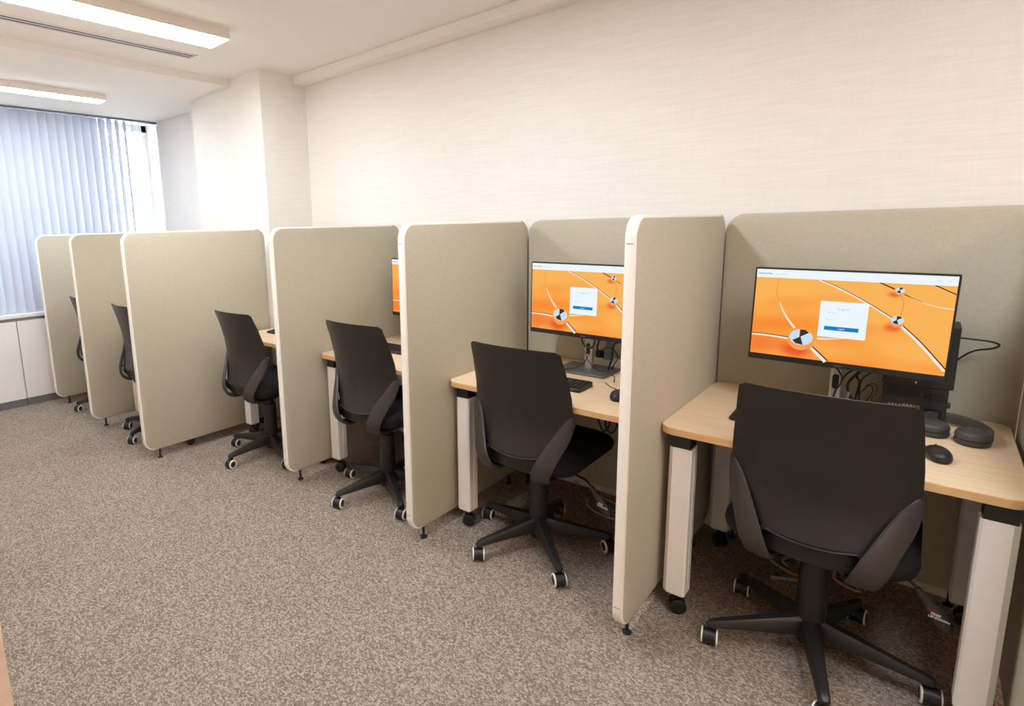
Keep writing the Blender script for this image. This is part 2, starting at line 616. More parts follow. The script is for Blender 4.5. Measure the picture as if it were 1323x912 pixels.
# pale building across the street
t = thing('apartment_building', 'pale tiled building seen through the gaps of the blind', 'building', (-12.5, 4.0, -6))
m_fac, nt, b = new_mat('pale_facade_tiles')
br = nt.nodes.new('ShaderNodeTexBrick')
br.inputs['Scale'].default_value = 2.2
br.inputs['Color1'].default_value = lin((240, 238, 234))
br.inputs['Color2'].default_value = lin((232, 230, 228))
br.inputs['Mortar'].default_value = lin((196, 200, 204))
br.inputs['Mortar Size'].default_value = 0.03
tc = nt.nodes.new('ShaderNodeTexCoord')
mp = nt.nodes.new('ShaderNodeMapping')
mp.inputs['Rotation'].default_value = (PI / 2, 0, PI / 2)
nt.links.new(tc.outputs['Object'], mp.inputs['Vector'])
nt.links.new(mp.outputs['Vector'], br.inputs['Vector'])
nt.links.new(br.outputs['Color'], b.inputs['Base Color'])
b.inputs['Roughness'].default_value = 0.8
bm = BM(); box(bm, -1.0, 0, -9, 9, 0, 16)
link('facade', bm, m_fac, t)
M_BWIN = mat('building_window', (176, 188, 200), 0.2, noise=(3, 0.05))
for zz in (4.4, 7.2, 10.0):
    for yy in (-7.2, -4.2, -1.2, 1.8, 4.8):
        bm = BM(); box(bm, -0.02, 0.02, yy - .5, yy + .5, zz, zz + 1.2)
        link('window', bm, M_BWIN, t)

# ------------------------------------------------------------------ ceiling fittings
def ceiling_light(label, x0, x1, y0, y1, zt, h, em, group='ceiling strip lights'):
    cx, cy = (x0 + x1) / 2, (y0 + y1) / 2
    t = thing('ceiling_light', label, 'ceiling light', (cx, cy, zt), 0, group)
    a, c = (x1 - x0) / 2, (y1 - y0) / 2
    bm = BM()
    # shallow trough: housing sides slightly flared towards the ceiling
    rs = []
    for z, g in ((-0.0, 0.0), (-h + .012, 0.0), (-h + .004, -.004)):
        rs.append([(-a - g, -c - g, z), (a + g, -c - g, z), (a + g, c + g, z), (-a - g, c + g, z)])
    rings(bm, rs)
    link('housing', bm, M_LAMPB, t)
    bm = BM(); box(bm, -a + .008, a - .008, -c + .008, c - .008, -h, -h + .004)
    link('diffuser', bm, em, t)
    for sx in (-.45, .45):
        bm = BM()
        lathe(bm, [(.005, -h - .001), (.005, -h + .002)], 'z', (sx * a, c - .05, 0), 10)
        link('screw', bm, M_SCREW, t)
    return t

ceiling_light('long white strip light on the higher ceiling, nearer the camera', -2.524, -2.317, -1.15, 0.108, HC, .058, E_LAMP)
ceiling_light('smaller looking white strip light on the lower ceiling beside the window blind', -4.225, -4.09, -1.20, 0.065, HB, .05, E_LAMP2)
ceiling_light('added unseen strip light on the ceiling above the second booth', -0.86, -0.66, -1.20, 0.07, HC, .08, E_LAMP)  # out of view, added to light the booths
ceiling_light('added unseen strip light on the ceiling right of the first booth', 1.0, 1.2, -1.25, 0.0, HC, .08, E_LAMP)  # out of view, added to brighten the right wall and ceiling
ceiling_light('added unseen warm fill strip on the ceiling far right behind the camera', 2.3, 2.5, -2.3, -1.0, HC, .08, E_WARMFILL)  # unseen warm fill, added to tint faces turned to +x peach

t = thing('air_vent', 'narrow linear air vent slot in the ceiling beside the strip light', 'vent', (-2.925, -0.4, HC))
bm = BM()
box(bm, -.05, -.031, -.62, .60, -.004, 0); box(bm, .031, .05, -.62, .60, -.004, 0)
box(bm, -.05, .05, .588, .60, -.004, 0); box(bm, -.006, .006, -.62, .588, -.004, 0)
link('frame', bm, M_VENTF, t)
for sx in (-1, 1):
    bm = BM(); box(bm, sx * .0195 - .0135, sx * .0195 + .0135, -.62, .588, -.0015, -.0005)
    link('slot', bm, M_VENTD, t)

# ------------------------------------------------------------------ partition panels
def panel_parts(t, L, foot_at, front):
    """panel in local x (length, 0..L) / z plane, centred on y = 0"""
    T = PT / 2
    out = rrect(0, L, PZ0, PH, 0.07, 8)
    ins = lambda d: rrect(d, L - d, PZ0 + d, PH - d, 0.07 - d, 8)
    bm = BM()
    seq = [(ins(.018), T - .006), (ins(.009), T), (ins(.002), T - .0012), (out, T - .005), (out, -T + .005), (ins(.002), -T + .0012), (ins(.009), -T), (ins(.018), -T + .006)]
    rs = [[(a, y, c) for a, c in o_] for o_, y in seq]
    vr = [[bm.verts.new(p) for p in r] for r in rs]
    n = len(vr[0])
    for a, c in zip(vr, vr[1:] + vr[:1]):
        for i in range(n):
            j = (i + 1) % n
            f = bm.faces.new((a[i], a[j], c[j], c[i]))
            mx_ = (a[i].co.x + a[j].co.x) / 2
            mz_ = (a[i].co.z + a[j].co.z) / 2
            if not front or mx_ > L - .069 or (mz_ < PZ0 + .03 and mx_ > .08):
                f.material_index = 1
    e = link('edge_trim', bm, [M_TRIM, M_PIPING], t, True)
    bm = BM()
    for z in (PH - .085, PZ0 + .085):
        box(bm, -.0006, .004, -T * .62, T * .62, z - .0009, z + .0009)
    if front:
        link('trim_joint', bm, M_SEAM, e)
    else:
        bm.free()
    bm = BM()
    seq = [(ins(.0115), T + .0022), (ins(.0090), T + .0012), (ins(.0082), T - .004), (ins(.0082), -T + .004), (ins(.0090), -T - .0012), (ins(.0115), -T - .0022)]
    rings(bm, [[(a, y, c) for a, c in o_] for o_, y in seq])
    link('fabric_pad', bm, M_FABRIC, t, True)
    for x in foot_at:
        bm = BM()
        lathe(bm, [(.016, 0), (.016, .006), (.006, .009), (.006, PZ0 + .002)], 'z', (x, 0, 0), 16)
        link('foot', bm, M_BLACKM, t, True)

def side_panel(x, y0, label):
    t = thing('partition_panel', label, 'partition', (x + PT / 2, y0, 0), PI / 2, 'partitions between the desks')
    panel_parts(t, PD, (.095, PD - .16), True)
    return t

def back_panel(x0, x1, yf, label):
    t = thing('back_panel', label, 'partition', (x0, yf + PT / 2 + .003, 0), 0, 'panels behind the desks')
    panel_parts(t, x1 - x0, (.1, x1 - x0 - .1), False)
    return t

side_panel(PX[0], 0, 'tallest looking beige partition with white front edge, left of the nearest chair and desk')
side_panel(PX[1], 0, 'second nearest beige partition, left of the chair below the half hidden orange screen')
side_panel(PX[2], 0, 'third nearest beige partition, just below the right side of the white pillar')
side_panel(PX[3], OFF, 'wide looking beige partition standing further out into the aisle, below the pillar front')
side_panel(PX[4], OFF, 'narrow looking second farthest beige partition, right of the farthest one')
side_panel(PX[5], OFF + .008, 'farthest beige partition, standing against the white cabinets under the window')
side_panel(XZ, 0, 'beige partition cut off at the right edge, right of the nearest desk')

back_panel(PX[0] + PT + .001, XZ - .001, PD, 'large beige back panel behind the nearest monitor and headphones')
back_panel(PX[1] + PT + .001, PX[0] - .001, PD, 'beige back panel behind the second nearest monitor')
back_panel(PX[2] + PT + .001, PX[1] - .001, PD, 'beige back panel behind the mostly hidden third monitor')
back_panel(PX[3] + PT + .001, PX[2] - .001, PD, 'beige back panel right of the wide partition, behind the fourth desk')

# ------------------------------------------------------------------ desks
DX0, DX1, DY0, DY1, DZ = 0.037, 0.930, 0.256, 0.962, 0.72
def make_desk(label, loc):
    t = thing('desk', label, 'desk', loc, 0, 'maple desks in the booths')
    bm = BM()
    R = .05
    o0 = rrect(DX0, DX1, DY0, DY1, R, 8)
    oi = rrect(DX0 + .002, DX1 - .002, DY0 + .002, DY1 - .002, R - .002, 8)
    th = .026
    vr = rings(bm, [[(a, b_, DZ - th) for a, b_ in oi], [(a, b_, DZ - th + .002) for a, b_ in o0], [(a, b_, DZ - .002) for a, b_ in o0], [(a, b_, DZ) for a, b_ in oi]])
    bm.faces.ensure_lookup_table()
    for f in bm.faces:
        f.material_index = 1 if len(f.verts) == 4 else 0
    link('desktop', bm, [M_WOOD, M_EDGE], t)
    bm = BM()
    zt = DZ - th
    box(bm, DX0 + .06, DX1 - .06, DY0 + .085, DY0 + .115, zt - .03, zt, .003, 1)
    box(bm, DX0 + .06, DX1 - .06, DY1 - .10, DY1 - .07, zt - .03, zt, .003, 1)
    for x in (DX0 + .045, DX1 - .085):
        box(bm, x, x + .04, DY0 + .06, DY1 - .06, zt - .025, zt, .003, 1)
    link('under_frame', bm, M_BLACKM, t)
    for ix, lx in enumerate((DX0 + .068, DX1 - .052)):
        for iy, ly in enumerate((DY0 + .062, DY1 - .075)):
            bm = BM()
            # extruded leg profile: bowed outer faces with chamfered corners and a groove
            prof = [(-.038, -.022), (-.024, -.036), (.032, -.036), (.038, -.030), (.038, -.004), (.034, -.002), (.034, .002), (.038, .004), (.038, .030), (.032, .036), (-.024, .036), (-.038, .022)]
            if ix == 1:
                prof = [(-a, b_) for a, b_ in reversed(prof)]
            prof = [(lx + a, ly + b_) for a, b_ in prof]
            z0, z1 = .086, DZ - th - .052
            cxm, cym = lx, ly
            sh = [(cxm + (a - cxm) * .94, cym + (b_ - cym) * .94) for a, b_ in prof]
            rings(bm, [[(a, b_, z0) for a, b_ in sh], [(a, b_, z0 + .003) for a, b_ in prof], [(a, b_, z1 - .002) for a, b_ in prof], [(a, b_, z1) for a, b_ in sh]])
            lg = link('leg', bm, M_LEG, t)
            bm = BM()
            box(bm, lx - .033, lx + .033, ly - .032, ly + .032, z1 - .001, zt, .003, 2)
            link('leg_bracket', bm, M_PLASTIC, lg)
            bm = BM()
            # twin wheel caster with hood
            M_ = Matrix.Translation((lx, ly, 0)) @ Matrix.Rotation(rad(25 + 50 * ix - 70 * iy), 4, 'Z')
            for s in (-1, 1):
                lathe(bm, [(.008, s * .006), (.024, s * .006), (.0285, s * .009), (.0285, s * .020), (.024, s * .023), (.008, s * .0235)], 'y', (0.008, 0, .0285), 20, None, M_)
            lathe(bm, [(.022, -.008), (.022, .008)], 'y', (0.008, 0, .034), 16, None, M_)
            lathe(bm, [(.012, .045), (.012, .078), (.020, .080), (.020, .0865)], 'z', (0, 0, 0), 14, None, M_)
            link('caster', bm, M_BLACKM, lg, True)
    return t

desk = make_desk('maple desk nearest the camera with mouse and headphones on it', (PX[0], 0, 0))
dup(desk, 'maple desk in the second nearest booth with monitor stand and keyboard', (PX[1], 0, 0))
dup(desk, 'maple desk in the third nearest booth, showing its left corner beside the partition', (PX[2], 0, 0))
dup(desk, 'maple desk just right of the wide partition, mostly hidden by chair', (PX[3] + .025, 0, 0))
dup(desk, 'desk behind the wide partition, only its white leg showing', (PX[4] + .025, OFF, 0))

# ------------------------------------------------------------------ office chair
def chair_profile(z):
    """(half width, y of the middle, y of the sides) of the backrest at height z"""
    tab = [(.503, .122, -.222, -.207), (.53, .148, -.217, -.192), (.565, .180, -.211, -.172), (.60, .207, -.206, -.155), (.635, .225, -.203, -.142),
           (.67, .229, -.203, -.138), (.75, .226, -.212, -.150), (.85, .217, -.233, -.180), (.90, .212, -.246, -.198), (.938, .208, -.256, -.210)]
    for a, b_ in zip(tab[:-1], tab[1:]):
        if z <= b_[0]:
            t_ = max(0, (z - a[0]) / (b_[0] - a[0]))
            return [a[i] + (b_[i] - a[i]) * t_ for i in (1, 2, 3)]
    return tab[-1][1:]

def make_chair(label, loc, phase, swivels):
    t = thing('office_chair', label, 'chair', loc, 0, 'black office chairs at the desks')
    # backrest: leather sleeve, thick shell
    bm = BM()
    nu, nz = 24, 30
    Z0, Z1 = .503, .938
    back, front = [], []
    for j in range(nz + 1):
        tz = j / nz
        rb, rf = [], []
        for i in range(nu + 1):
            u = -1 + 2 * i / nu
            z = Z0 + (Z1 - Z0) * tz
            w_, ym, ys = chair_profile(z)
            # bottom hem sags, top edge has rounded corners
            dz = 0
            if tz < .25:
                dz = -.014 * (1 - u * u) * (1 - tz / .25)
            if tz > .8:
                dz += -.010 * max(0, (abs(u) - .90) / .10) ** 2 * (tz - .8) / .2 + .005 * (1 - u * u) * (tz - .8) / .2
            x = w_ * u
            k_ = abs(u) ** 2.2
            yb = ym + (ys - ym) * k_
            # the sleeve is pulled in towards the hem: soft vertical dish between the supports
            if .0 < tz < .42:
                yb += .012 * math.sin(PI * tz / .42) * (1 - abs(u)) ** 1.2
            edge = max(abs(u) ** 8, (abs(2 * tz - 1)) ** 14)
            th = .026 * (1 - .72 * edge)
            rb.append(bm.verts.new((x, yb, z + dz)))
            rf.append(bm.verts.new((x * (1 - .02 * edge), yb + th, z + dz)))
        back.append(rb); front.append(rf)
    for G in (back, front):
        for j in range(nz):
            for i in range(nu):
                bm.faces.new((G[j][i], G[j][i + 1], G[j + 1][i + 1], G[j + 1][i]))
    for j in range(nz):
        bm.faces.new((back[j][0], back[j + 1][0], front[j + 1][0], front[j][0]))
        bm.faces.new((back[j][nu], back[j + 1][nu], front[j + 1][nu], front[j][nu]))
    for i in range(nu):
        bm.faces.new((back[0][i], back[0][i + 1], front[0][i + 1], front[0][i]))
        bm.faces.new((back[nz][i], back[nz][i + 1], front[nz][i + 1], front[nz][i]))
    bk = link('backrest', bm, M_LEATHER, t, True)
    bm = BM()
    tube(bm, [(-.118, -.210, .497), (-.06, -.222, .487), (0, -.226, .484), (.06, -.222, .487), (.118, -.210, .497)], .0045, 8, 5)
    rings(bm, [[(x_, -.196 - .018 * (1 - (x_ / .13) ** 2), .484 - .010 * (1 - (x_ / .13) ** 2)), (x_, -.182 - .018 * (1 - (x_ / .13) ** 2), .484), (x_, -.182 - .010 * (1 - (x_ / .13) ** 2), .428), (x_, -.192 - .012 * (1 - (x_ / .13) ** 2), .424)]
               for x_ in [-.13 + .26 * q / 12 for q in range(13)]])
    for s in (-1, 1):
        lathe(bm, [(.007, -.006), (.007, .004)], 'y', (s * .118, -.216, .499), 12)
    link('hem_bar', bm, M_BLACKM, bk, True)
    # curved supports from the sides of the back to under the seat
    for s in (-1, 1):
        bm = BM()
        pts = [((.226, -.126, .676), (.80, -.55, .05), .018), ((.216, -.142, .642), (.62, -.78, .05), .044), ((.198, -.166, .59), (.45, -.89, .08), .062), ((.174, -.196, .535), (.38, -.92, .05), .070),
               ((.152, -.220, .48), (.32, -.94, -.05), .076), ((.134, -.222, .435), (.25, -.88, -.40), .076), ((.124, -.196, .402), (.12, -.55, -.83), .074), ((.118, -.14, .392), (0, -.08, -1), .074), ((.112, -.02, .394), (0, 0, -1), .06)]
        cen = smooth_path([p[0] for p in pts], 4)
        nor = smooth_path([p[1] for p in pts], 4)
        wid = smooth_path([(p[2], 0, 0) for p in pts], 4)
        rs = []
        for i, p in enumerate(cen):
            T_ = (cen[min(i + 1, len(cen) - 1)] - cen[max(i - 1, 0)]).normalized()
            N = nor[i].normalized()
            N = (N - T_ * N.dot(T_)).normalized()
            Wd = T_.cross(N)
            hw = wid[i].x / 2
            th = .008
            sec = [(-1, -.3), (-.94, .6), (-.7, 1), (0, 1.12), (.7, 1), (.94, .6), (1, -.3), (.85, -1), (-.85, -1)]
            ring = []
            for a, c in sec:
                q = p + Wd * (a * hw) + N * (c * th)
                ring.append((q.x * s, q.y, q.z))
            rs.append(ring)
        rings(bm, rs)
        link('back_support', bm, M_CHARC, t, True)
    # seat cushion
    bm = BM()
    def ring(ins, z, zf=0):
        o_ = rrect(-.243 + ins, .243 - ins, -.20 + ins, .300 - ins, max(.02, .10 - ins * .6), 10)
        return [(a, b_, z - (.02 * max(0, (b_ - .18) / .12) if zf else 0)) for a, b_ in o_]
    rings(bm, [ring(.06, .418), ring(.02, .422), ring(.005, .436), ring(0, .456), ring(.004, .478, 1), ring(.018, .494, 1), ring(.045, .503, 1), ring(.09, .507, 1), ring(.15, .507, 1)])
    link('seat', bm, M_SEATF, t, True)
    bm = BM()
    box(bm, -.13, .13, -.13, .13, .398, .419, .006, 2)
    box(bm, -.06, .06, -.09, .09, .355, .399, .012, 2)
    link('tilt_mechanism', bm, M_PLASTIC, t)
    bm = BM()
    lathe(bm, [(.036, .045), (.042, .070), (.042, .20), (.040, .30), (.038, .335), (.028, .338), (.028, .398)], 'z', (0, 0, 0), 28)
    link('gas_column', bm, M_PLASTIC, t, True)
    # height lever with a printed paddle
    bm = BM()
    tube(bm, [(.05, .02, .378), (.17, .01, .368), (.215, .003, .362), (.240, 0, .346), (.249, -.002, .332)], .0045, 8, 5)
    lv = link('height_lever', bm, M_BLACKM, t, True)
    ax = Vector((.075, -.004, -.098)).normalized()
    p0 = Vector((.244, -.001, .343))
    nn = Vector((-.25, -.90, .30))
    nn = (nn - ax * nn.dot(ax)).normalized()
    side = ax.cross(nn)
    bm = BM()
    secs = [(0, .009, .008), (.02, .011, .008), (.045, .014, .0075), (.07, .019, .006), (.095, .0215, .0045), (.115, .019, .004), (.128, .011, .003), (.133, .003, .002)]
    rs = []
    for d, hw, ht in secs:
        rs.append([p0 + ax * d + side * (hw * math.cos(a)) + nn * (ht * math.sin(a)) for a in [2 * PI * k / 14 for k in range(14)]])
    rings(bm, rs)
    link('lever_paddle', bm, M_CHARC, lv, True)
    bm = BM()
    hx = Vector((.97, .12, -.10)); hx = (hx - nn * hx.dot(nn)).normalized()
    hy = nn.cross(hx)
    for s_, d, size, mi in (('LEVER', .062, .0085, 1), ('FREE', .075, .0105, 0), ('UP-DOWN', .088, .0095, 0), ('!', .104, .011, 1)):
        P_ = p0 + ax * d + nn * .0072
        Mt = Matrix((hx, hy, nn)).transposed().to_4x4()
        Mt.translation = P_
        text_mesh(bm, s_, size, Mt, mi, .0004)
    o_ = link('printed_text', bm, [M_WHITEPR, M_RED], lv)
    # five star base
    for k in range(5):
        bm = BM()
        rs = []
        for d, zt, zb, hw in ((.028, .140, .070, .027), (.06, .132, .072, .026), (.15, .115, .071, .022), (.23, .100, .068, .018), (.285, .091, .066, .0165), (.303, .086, .064, .0150), (.312, .078, .066, .009)):
            rs.append([(d, -hw, zb + .004), (d, -hw * .8, zb), (d, hw * .8, zb), (d, hw, zb + .004), (d, hw * .92, zt - .010), (d, hw * .55, zt), (d, -hw * .55, zt), (d, -hw * .92, zt - .010)])
        rings(bm, rs)
        lg = link('base_leg', bm, M_PLASTIC, t, True)
        lg.rotation_euler = (0, 0, rad(phase + 72 * k))
        bm = BM()
        R_ = .027
        for s in (-1, 1):
            lathe(bm, [(R_ * .5, s * .006), (R_ * .98, s * .007), (R_, s * .010), (R_, s * .020), (R_ * .97, s * .0245), (R_ * .70, s * .0255), (R_ * .66, s * .0235), (R_ * .2, s * .0240)],
                  'y', (0, 0, R_), 22, [0, 0, 0, 1, 1, 0, 0])
        lathe(bm, [(R_ * .93, -.0075), (R_ * .93, .0075)], 'y', (0, 0, R_ + .002), 20, [0])
        lathe(bm, [(.0075, R_ + .01), (.0075, .068)], 'z', (-.012, 0, 0), 12, [0])
        cs = link('caster', bm, [M_PLASTIC, M_TYRE], lg, True)
        cs.location = (.302, 0, 0)
        cs.rotation_euler = (0, 0, rad(swivels[k % len(swivels)]))
    return t

def sw_for(phase, base, jit):
    return [base - (phase + 72 * k) + jit[k] for k in range(5)]
chair = make_chair('black leather office chair nearest the camera, in front of the large monitor', (.500, .39, 0), -3, sw_for(-3, -90, (8, -6, 5, 12, -14)))
def chair_copy(label, loc, phase, sw, lift=0.0):
    c = dup(chair, label, loc)
    for ch in c.children:
        if ch.name.split('.')[0] in ('backrest', 'seat', 'back_support', 'tilt_mechanism', 'height_lever'):
            ch.location.z += lift
    k = 0
    for ch in c.children:
        if ch.name.startswith('base_leg'):
            ch.rotation_euler = (0, 0, rad(phase + 72 * k))
            for g_ in ch.children:
                g_.rotation_euler = (0, 0, rad(sw[k % len(sw)]))
            k += 1
    return c
chair_copy('black office chair in the second nearest booth, left of the tallest looking partition', (-.505, .385, 0), 28, sw_for(28, -52, (14, -8, -30, 0, 10)), .008)
chair_copy('black office chair in the third nearest booth, partly behind the second nearest partition', (-1.385, .312, 0), 39, sw_for(39, -78, (0, 8, -5, 10, 0)), .028)
chair_copy('black office chair right of the wide partition, below the pillar', (-2.365, .218, 0), -17, sw_for(-17, -80, (0, 8, -5, 6, 0)), .014)
chair_copy('office chair half hidden behind the left edge of the wide partition', (-3.37, -.03, 0), 2, sw_for(2, -55, (0, 8, -5, 10, 0)), .01)
chair_copy('farthest office chair, only its back corner and one caster showing', (-4.315, -.02, 0), 42, sw_for(42, -75, (0, 8, -5, 10, 0)), .004)

# ------------------------------------------------------------------ monitors
def screen_bg():
    m, nt, b = new_mat('orange_wallpaper_screen')
    b.inputs['Base Color'].default_value = (0, 0, 0, 1)
    b.inputs['Specular IOR Level'].default_value = 0.2
    tc = nt.nodes.new('ShaderNodeTexCoord')
    mp = nt.nodes.new('ShaderNodeMapping')
    mp.inputs['Location'].default_value = (0.32, 0, 0.08)
    mp.inputs['Rotation'].default_value = (0, rad(22), 0)
    mp.inputs['Scale'].default_value = (.8, 1, 2.3)
    nt.links.new(tc.outputs['Object'], mp.inputs['Vector'])
    n = nt.nodes.new('ShaderNodeTexNoise')
    n.inputs['Scale'].default_value = 4.2
    n.inputs['Detail'].default_value = 1
    nt.links.new(mp.outputs['Vector'], n.inputs['Vector'])
    sp = nt.nodes.new('ShaderNodeSeparateXYZ')
    nt.links.new(tc.outputs['Object'], sp.inputs['Vector'])
    a = nt.nodes.new('ShaderNodeMath'); a.operation = 'MULTIPLY_ADD'
    nt.links.new(sp.outputs['Z'], a.inputs[0]); a.inputs[1].default_value = 1.15
    nt.links.new(n.outputs['Fac'], a.inputs[2])
    a2 = nt.nodes.new('ShaderNodeMath'); a2.operation = 'MULTIPLY_ADD'
    nt.links.new(sp.outputs['X'], a2.inputs[0]); a2.inputs[1].default_value = .38
    nt.links.new(a.outputs[0], a2.inputs[2])
    r = nt.nodes.new('ShaderNodeValToRGB')
    r.color_ramp.elements[0].position = 0.36
    r.color_ramp.elements[0].color = lin((250, 122, 48))
    r.color_ramp.elements[1].position = 0.88
    r.color_ramp.elements[1].color = lin((255, 182, 88))
    e = r.color_ramp.elements.new(0.60)
    e.color = lin((255, 154, 58))
    nt.links.new(a2.outputs[0], r.inputs['Fac'])
    col = r.outputs['Color']
    # the picture's own soft red shadows beside the spheres
    for cx, cz, rx, rz, am in ((.150, .052, .075, .045, .95), (.409, .163, .034, .022, .85), (.402, .272, .026, .014, .8), (.05, .06, .10, .05, .45)):
        m2 = nt.nodes.new('ShaderNodeMapping')
        m2.vector_type = 'POINT'
        m2.inputs['Scale'].default_value = (1 / rx, 0, 1 / rz)
        m2.inputs['Location'].default_value = (-cx / rx, 0, -cz / rz)
        nt.links.new(tc.outputs['Object'], m2.inputs['Vector'])
        ln = nt.nodes.new('ShaderNodeVectorMath'); ln.operation = 'LENGTH'
        nt.links.new(m2.outputs['Vector'], ln.inputs[0])
        mr = nt.nodes.new('ShaderNodeMapRange'); mr.interpolation_type = 'SMOOTHSTEP'
        mr.inputs['From Min'].default_value = 0.2; mr.inputs['From Max'].default_value = 1.0
        mr.inputs['To Min'].default_value = am; mr.inputs['To Max'].default_value = 0.0
        nt.links.new(ln.outputs['Value'], mr.inputs['Value'])
        mm = nt.nodes.new('ShaderNodeMix'); mm.data_type = 'RGBA'
        nt.links.new(mr.outputs['Result'], mm.inputs[0])
        nt.links.new(col, mm.inputs[6])
        mm.inputs[7].default_value = lin((240, 84, 40))
        col = mm.outputs[2]
    nt.links.new(col, b.inputs['Emission Color'])
    b.inputs['Emission Strength'].default_value = 0.95 * 2 ** -EXPO
    return m
S_BG = screen_bg()
S_WHITE = emit('screen_white', (236, 246, 255), 1.0)
S_LINE = emit('screen_silver_wire', (255, 236, 220), 0.95)
S_DARK = emit('screen_dark_wire', (70, 48, 40), 0.9)
S_CHROME = emit('screen_chrome_blue', (206, 228, 244), 0.95)
S_BALL = emit('screen_ball_orange', (255, 166, 88), 0.92)
S_RED = emit('screen_deep_orange', (244, 96, 46), 0.92)
S_BLUE = emit('screen_blue_button', (24, 134, 202), 0.9)
S_GREY = emit('screen_grey_text', (186, 196, 204), 0.95)
S_ARC = emit('screen_copper_arc', (226, 146, 84), 0.92)

MW, MH = .555, .345
def screen_mesh():
    """display picture; local origin at the lower left corner of the housing, x right, z up, y = 0 the panel face"""
    bm = BM()
    lay = [0]
    def z_(l):
        return -0.00012 * l
    def quad(x0, x1, z0, z1, l, mi):
        bm.faces.new([bm.verts.new(p) for p in ((x0, z_(l), z0), (x1, z_(l), z0), (x1, z_(l), z1), (x0, z_(l), z1))]).material_index = mi
    def poly(pts, l, mi):
        bm.faces.new([bm.verts.new((x, z_(l), z)) for x, z in pts]).material_index = mi
    def disc(cx, cz, rx, rz, l, mi, n=32):
        poly([(cx + rx * math.cos(2 * PI * k / n), cz + rz * math.sin(2 * PI * k / n)) for k in range(n)], l, mi)
    def stroke(pts, w0, w1, l, mi, off=0.0):
        P = smooth_path([(x, 0, z) for x, z in pts], 6)
        n = len(P)
        L_, R_ = [], []
        for i, p in enumerate(P):
            t_ = (P[min(i + 1, n - 1)] - P[max(i - 1, 0)]).normalized()
            nn = Vector((-t_.z, 0, t_.x))
            w = (w0 + (w1 - w0) * i / (n - 1)) / 2
            c = p + nn * off
            a, b_ = c + nn * w, c - nn * w
            L_.append(bm.verts.new((a.x, z_(l), a.z))); R_.append(bm.verts.new((b_.x, z_(l), b_.z)))
        for i in range(n - 1):
            bm.faces.new((L_[i], R_[i], R_[i + 1], L_[i + 1])).material_index = mi
    X0, X1, Z0, Z1 = .006, MW - .006, .022, MH - .006
    quad(X0, X1, Z0, Z1, 0, 0)
    quad(X0, X1, .309, Z1, 4, 1)
    # wires: dark upper line with a bright lower one
    for pts, w0, w1 in (([(.198, .309), (.257, .283), (.334, .240), (.404, .194)], .0035, .0055), ([(.432, .170), (.482, .120), (X1, .040)], .006, .009),
                        ([(X0, .095), (.063, .0955), (.125, .092)], .005, .007), ([(.196, .066), (.222, .042), (.243, Z0)], .008, .011)):
        stroke(pts, w0 * 1.2, w1 * 1.2, 2, 2, -w0 * .3)
        stroke(pts, w0 * .5, w1 * .42, 3, 3, w0 * .5)
    stroke([(.362, .309), (.402, .290)], .004, .004, 2, 3)
    stroke([(.427, .275), (.450, .263), (.474, .252)], .003, .002, 2, 3)
    stroke([(.440, .268), (.474, .251), (.515, .240), (X1, .236)], .001, .003, 2, 2)
    stroke([(.497, .309), (X1, .283)], .0035, .003, 2, 3)
    stroke([(.209, .100), (.252, .104), (.290, .111)], .006, .001, 2, 2)
    stroke([(.209, .104), (.252, .107), (.290, .112)], .003, .001, 3, 6)
    stroke([(.078, .309), (.0735, .26), (.086, .215)], .0012, .002, 2, 9)
    stroke([(.084, .222), (.110, .170), (.140, .130)], .003, .008, 2, 2)
    stroke([(.419, .272), (.429, .241), (.424, .205)], .0018, .0018, 2, 9)
    # spheres
    for cx, cz, r in ((.161, .090, .039), (.418, .184, .0190), (.415, .284, .0130)):
        disc(cx, cz, r, r, 5, 7)
        disc(cx + .02 * r, cz + .22 * r, .90 * r, .74 * r, 6, 4)
        poly([(cx - .10 * r, cz + .22 * r), (cx - .10 * r, cz + .95 * r), (cx + .30 * r, cz + .95 * r), (cx + .62 * r, cz + .72 * r)], 7, 3)
        poly([(cx - .02 * r, cz + .30 * r), (cx - .62 * r, cz - .12 * r), (cx - .35 * r, cz - .38 * r), (cx + .22 * r, cz - .48 * r)], 7, 3)
    # login card
    quad(.209, .342, .110, .236, 8, 1)
    quad(.226, .322, .1345, .1485, 9, 8)
    Mt = lambda x, z, l: Matrix(((1, 0, 0, x), (0, 0, -1, z_(l)), (0, 1, 0, z), (0, 0, 0, 1)))
    text_mesh(bm, 'Log in', .013, Mt(.275, .211, 9), 6)
    text_mesh(bm, 'User name', .0062, Mt(.243, .197, 9), 6)
    text_mesh(bm, 'Password', .0062, Mt(.240, .172, 9), 6)
    text_mesh(bm, 'Log in', .008, Mt(.274, .1415, 10), 1)
    text_mesh(bm, 'Internet Plus', .0085, Mt(.034, .3235, 5), 3, .0001)
    text_mesh(bm, 'Remote desktop', .0065, Mt(.085, .3225, 5), 6)
    text_mesh(bm, 'EN', .006, Mt(.505, .3235, 5), 6)
    text_mesh(bm, 'Help', .006, Mt(.530, .3235, 5), 6)
    me = bpy.data.meshes.new('screen')
    bm.to_mesh(me); bm.free()
    for m in (S_BG, S_WHITE, S_LINE, S_DARK, S_CHROME, S_RED, S_GREY, S_BALL, S_BLUE, S_ARC):
        me.materials.append(m)
    # orient every face to the viewer (-y)
    me.update()
    b2 = BM(); b2.from_mesh(me)
    for f in b2.faces:
        f.normal_update()
        if f.normal.y > 0:
            f.normal_flip()
    b2.to_mesh(me); b2.free()
    return me
SCREEN = screen_mesh()

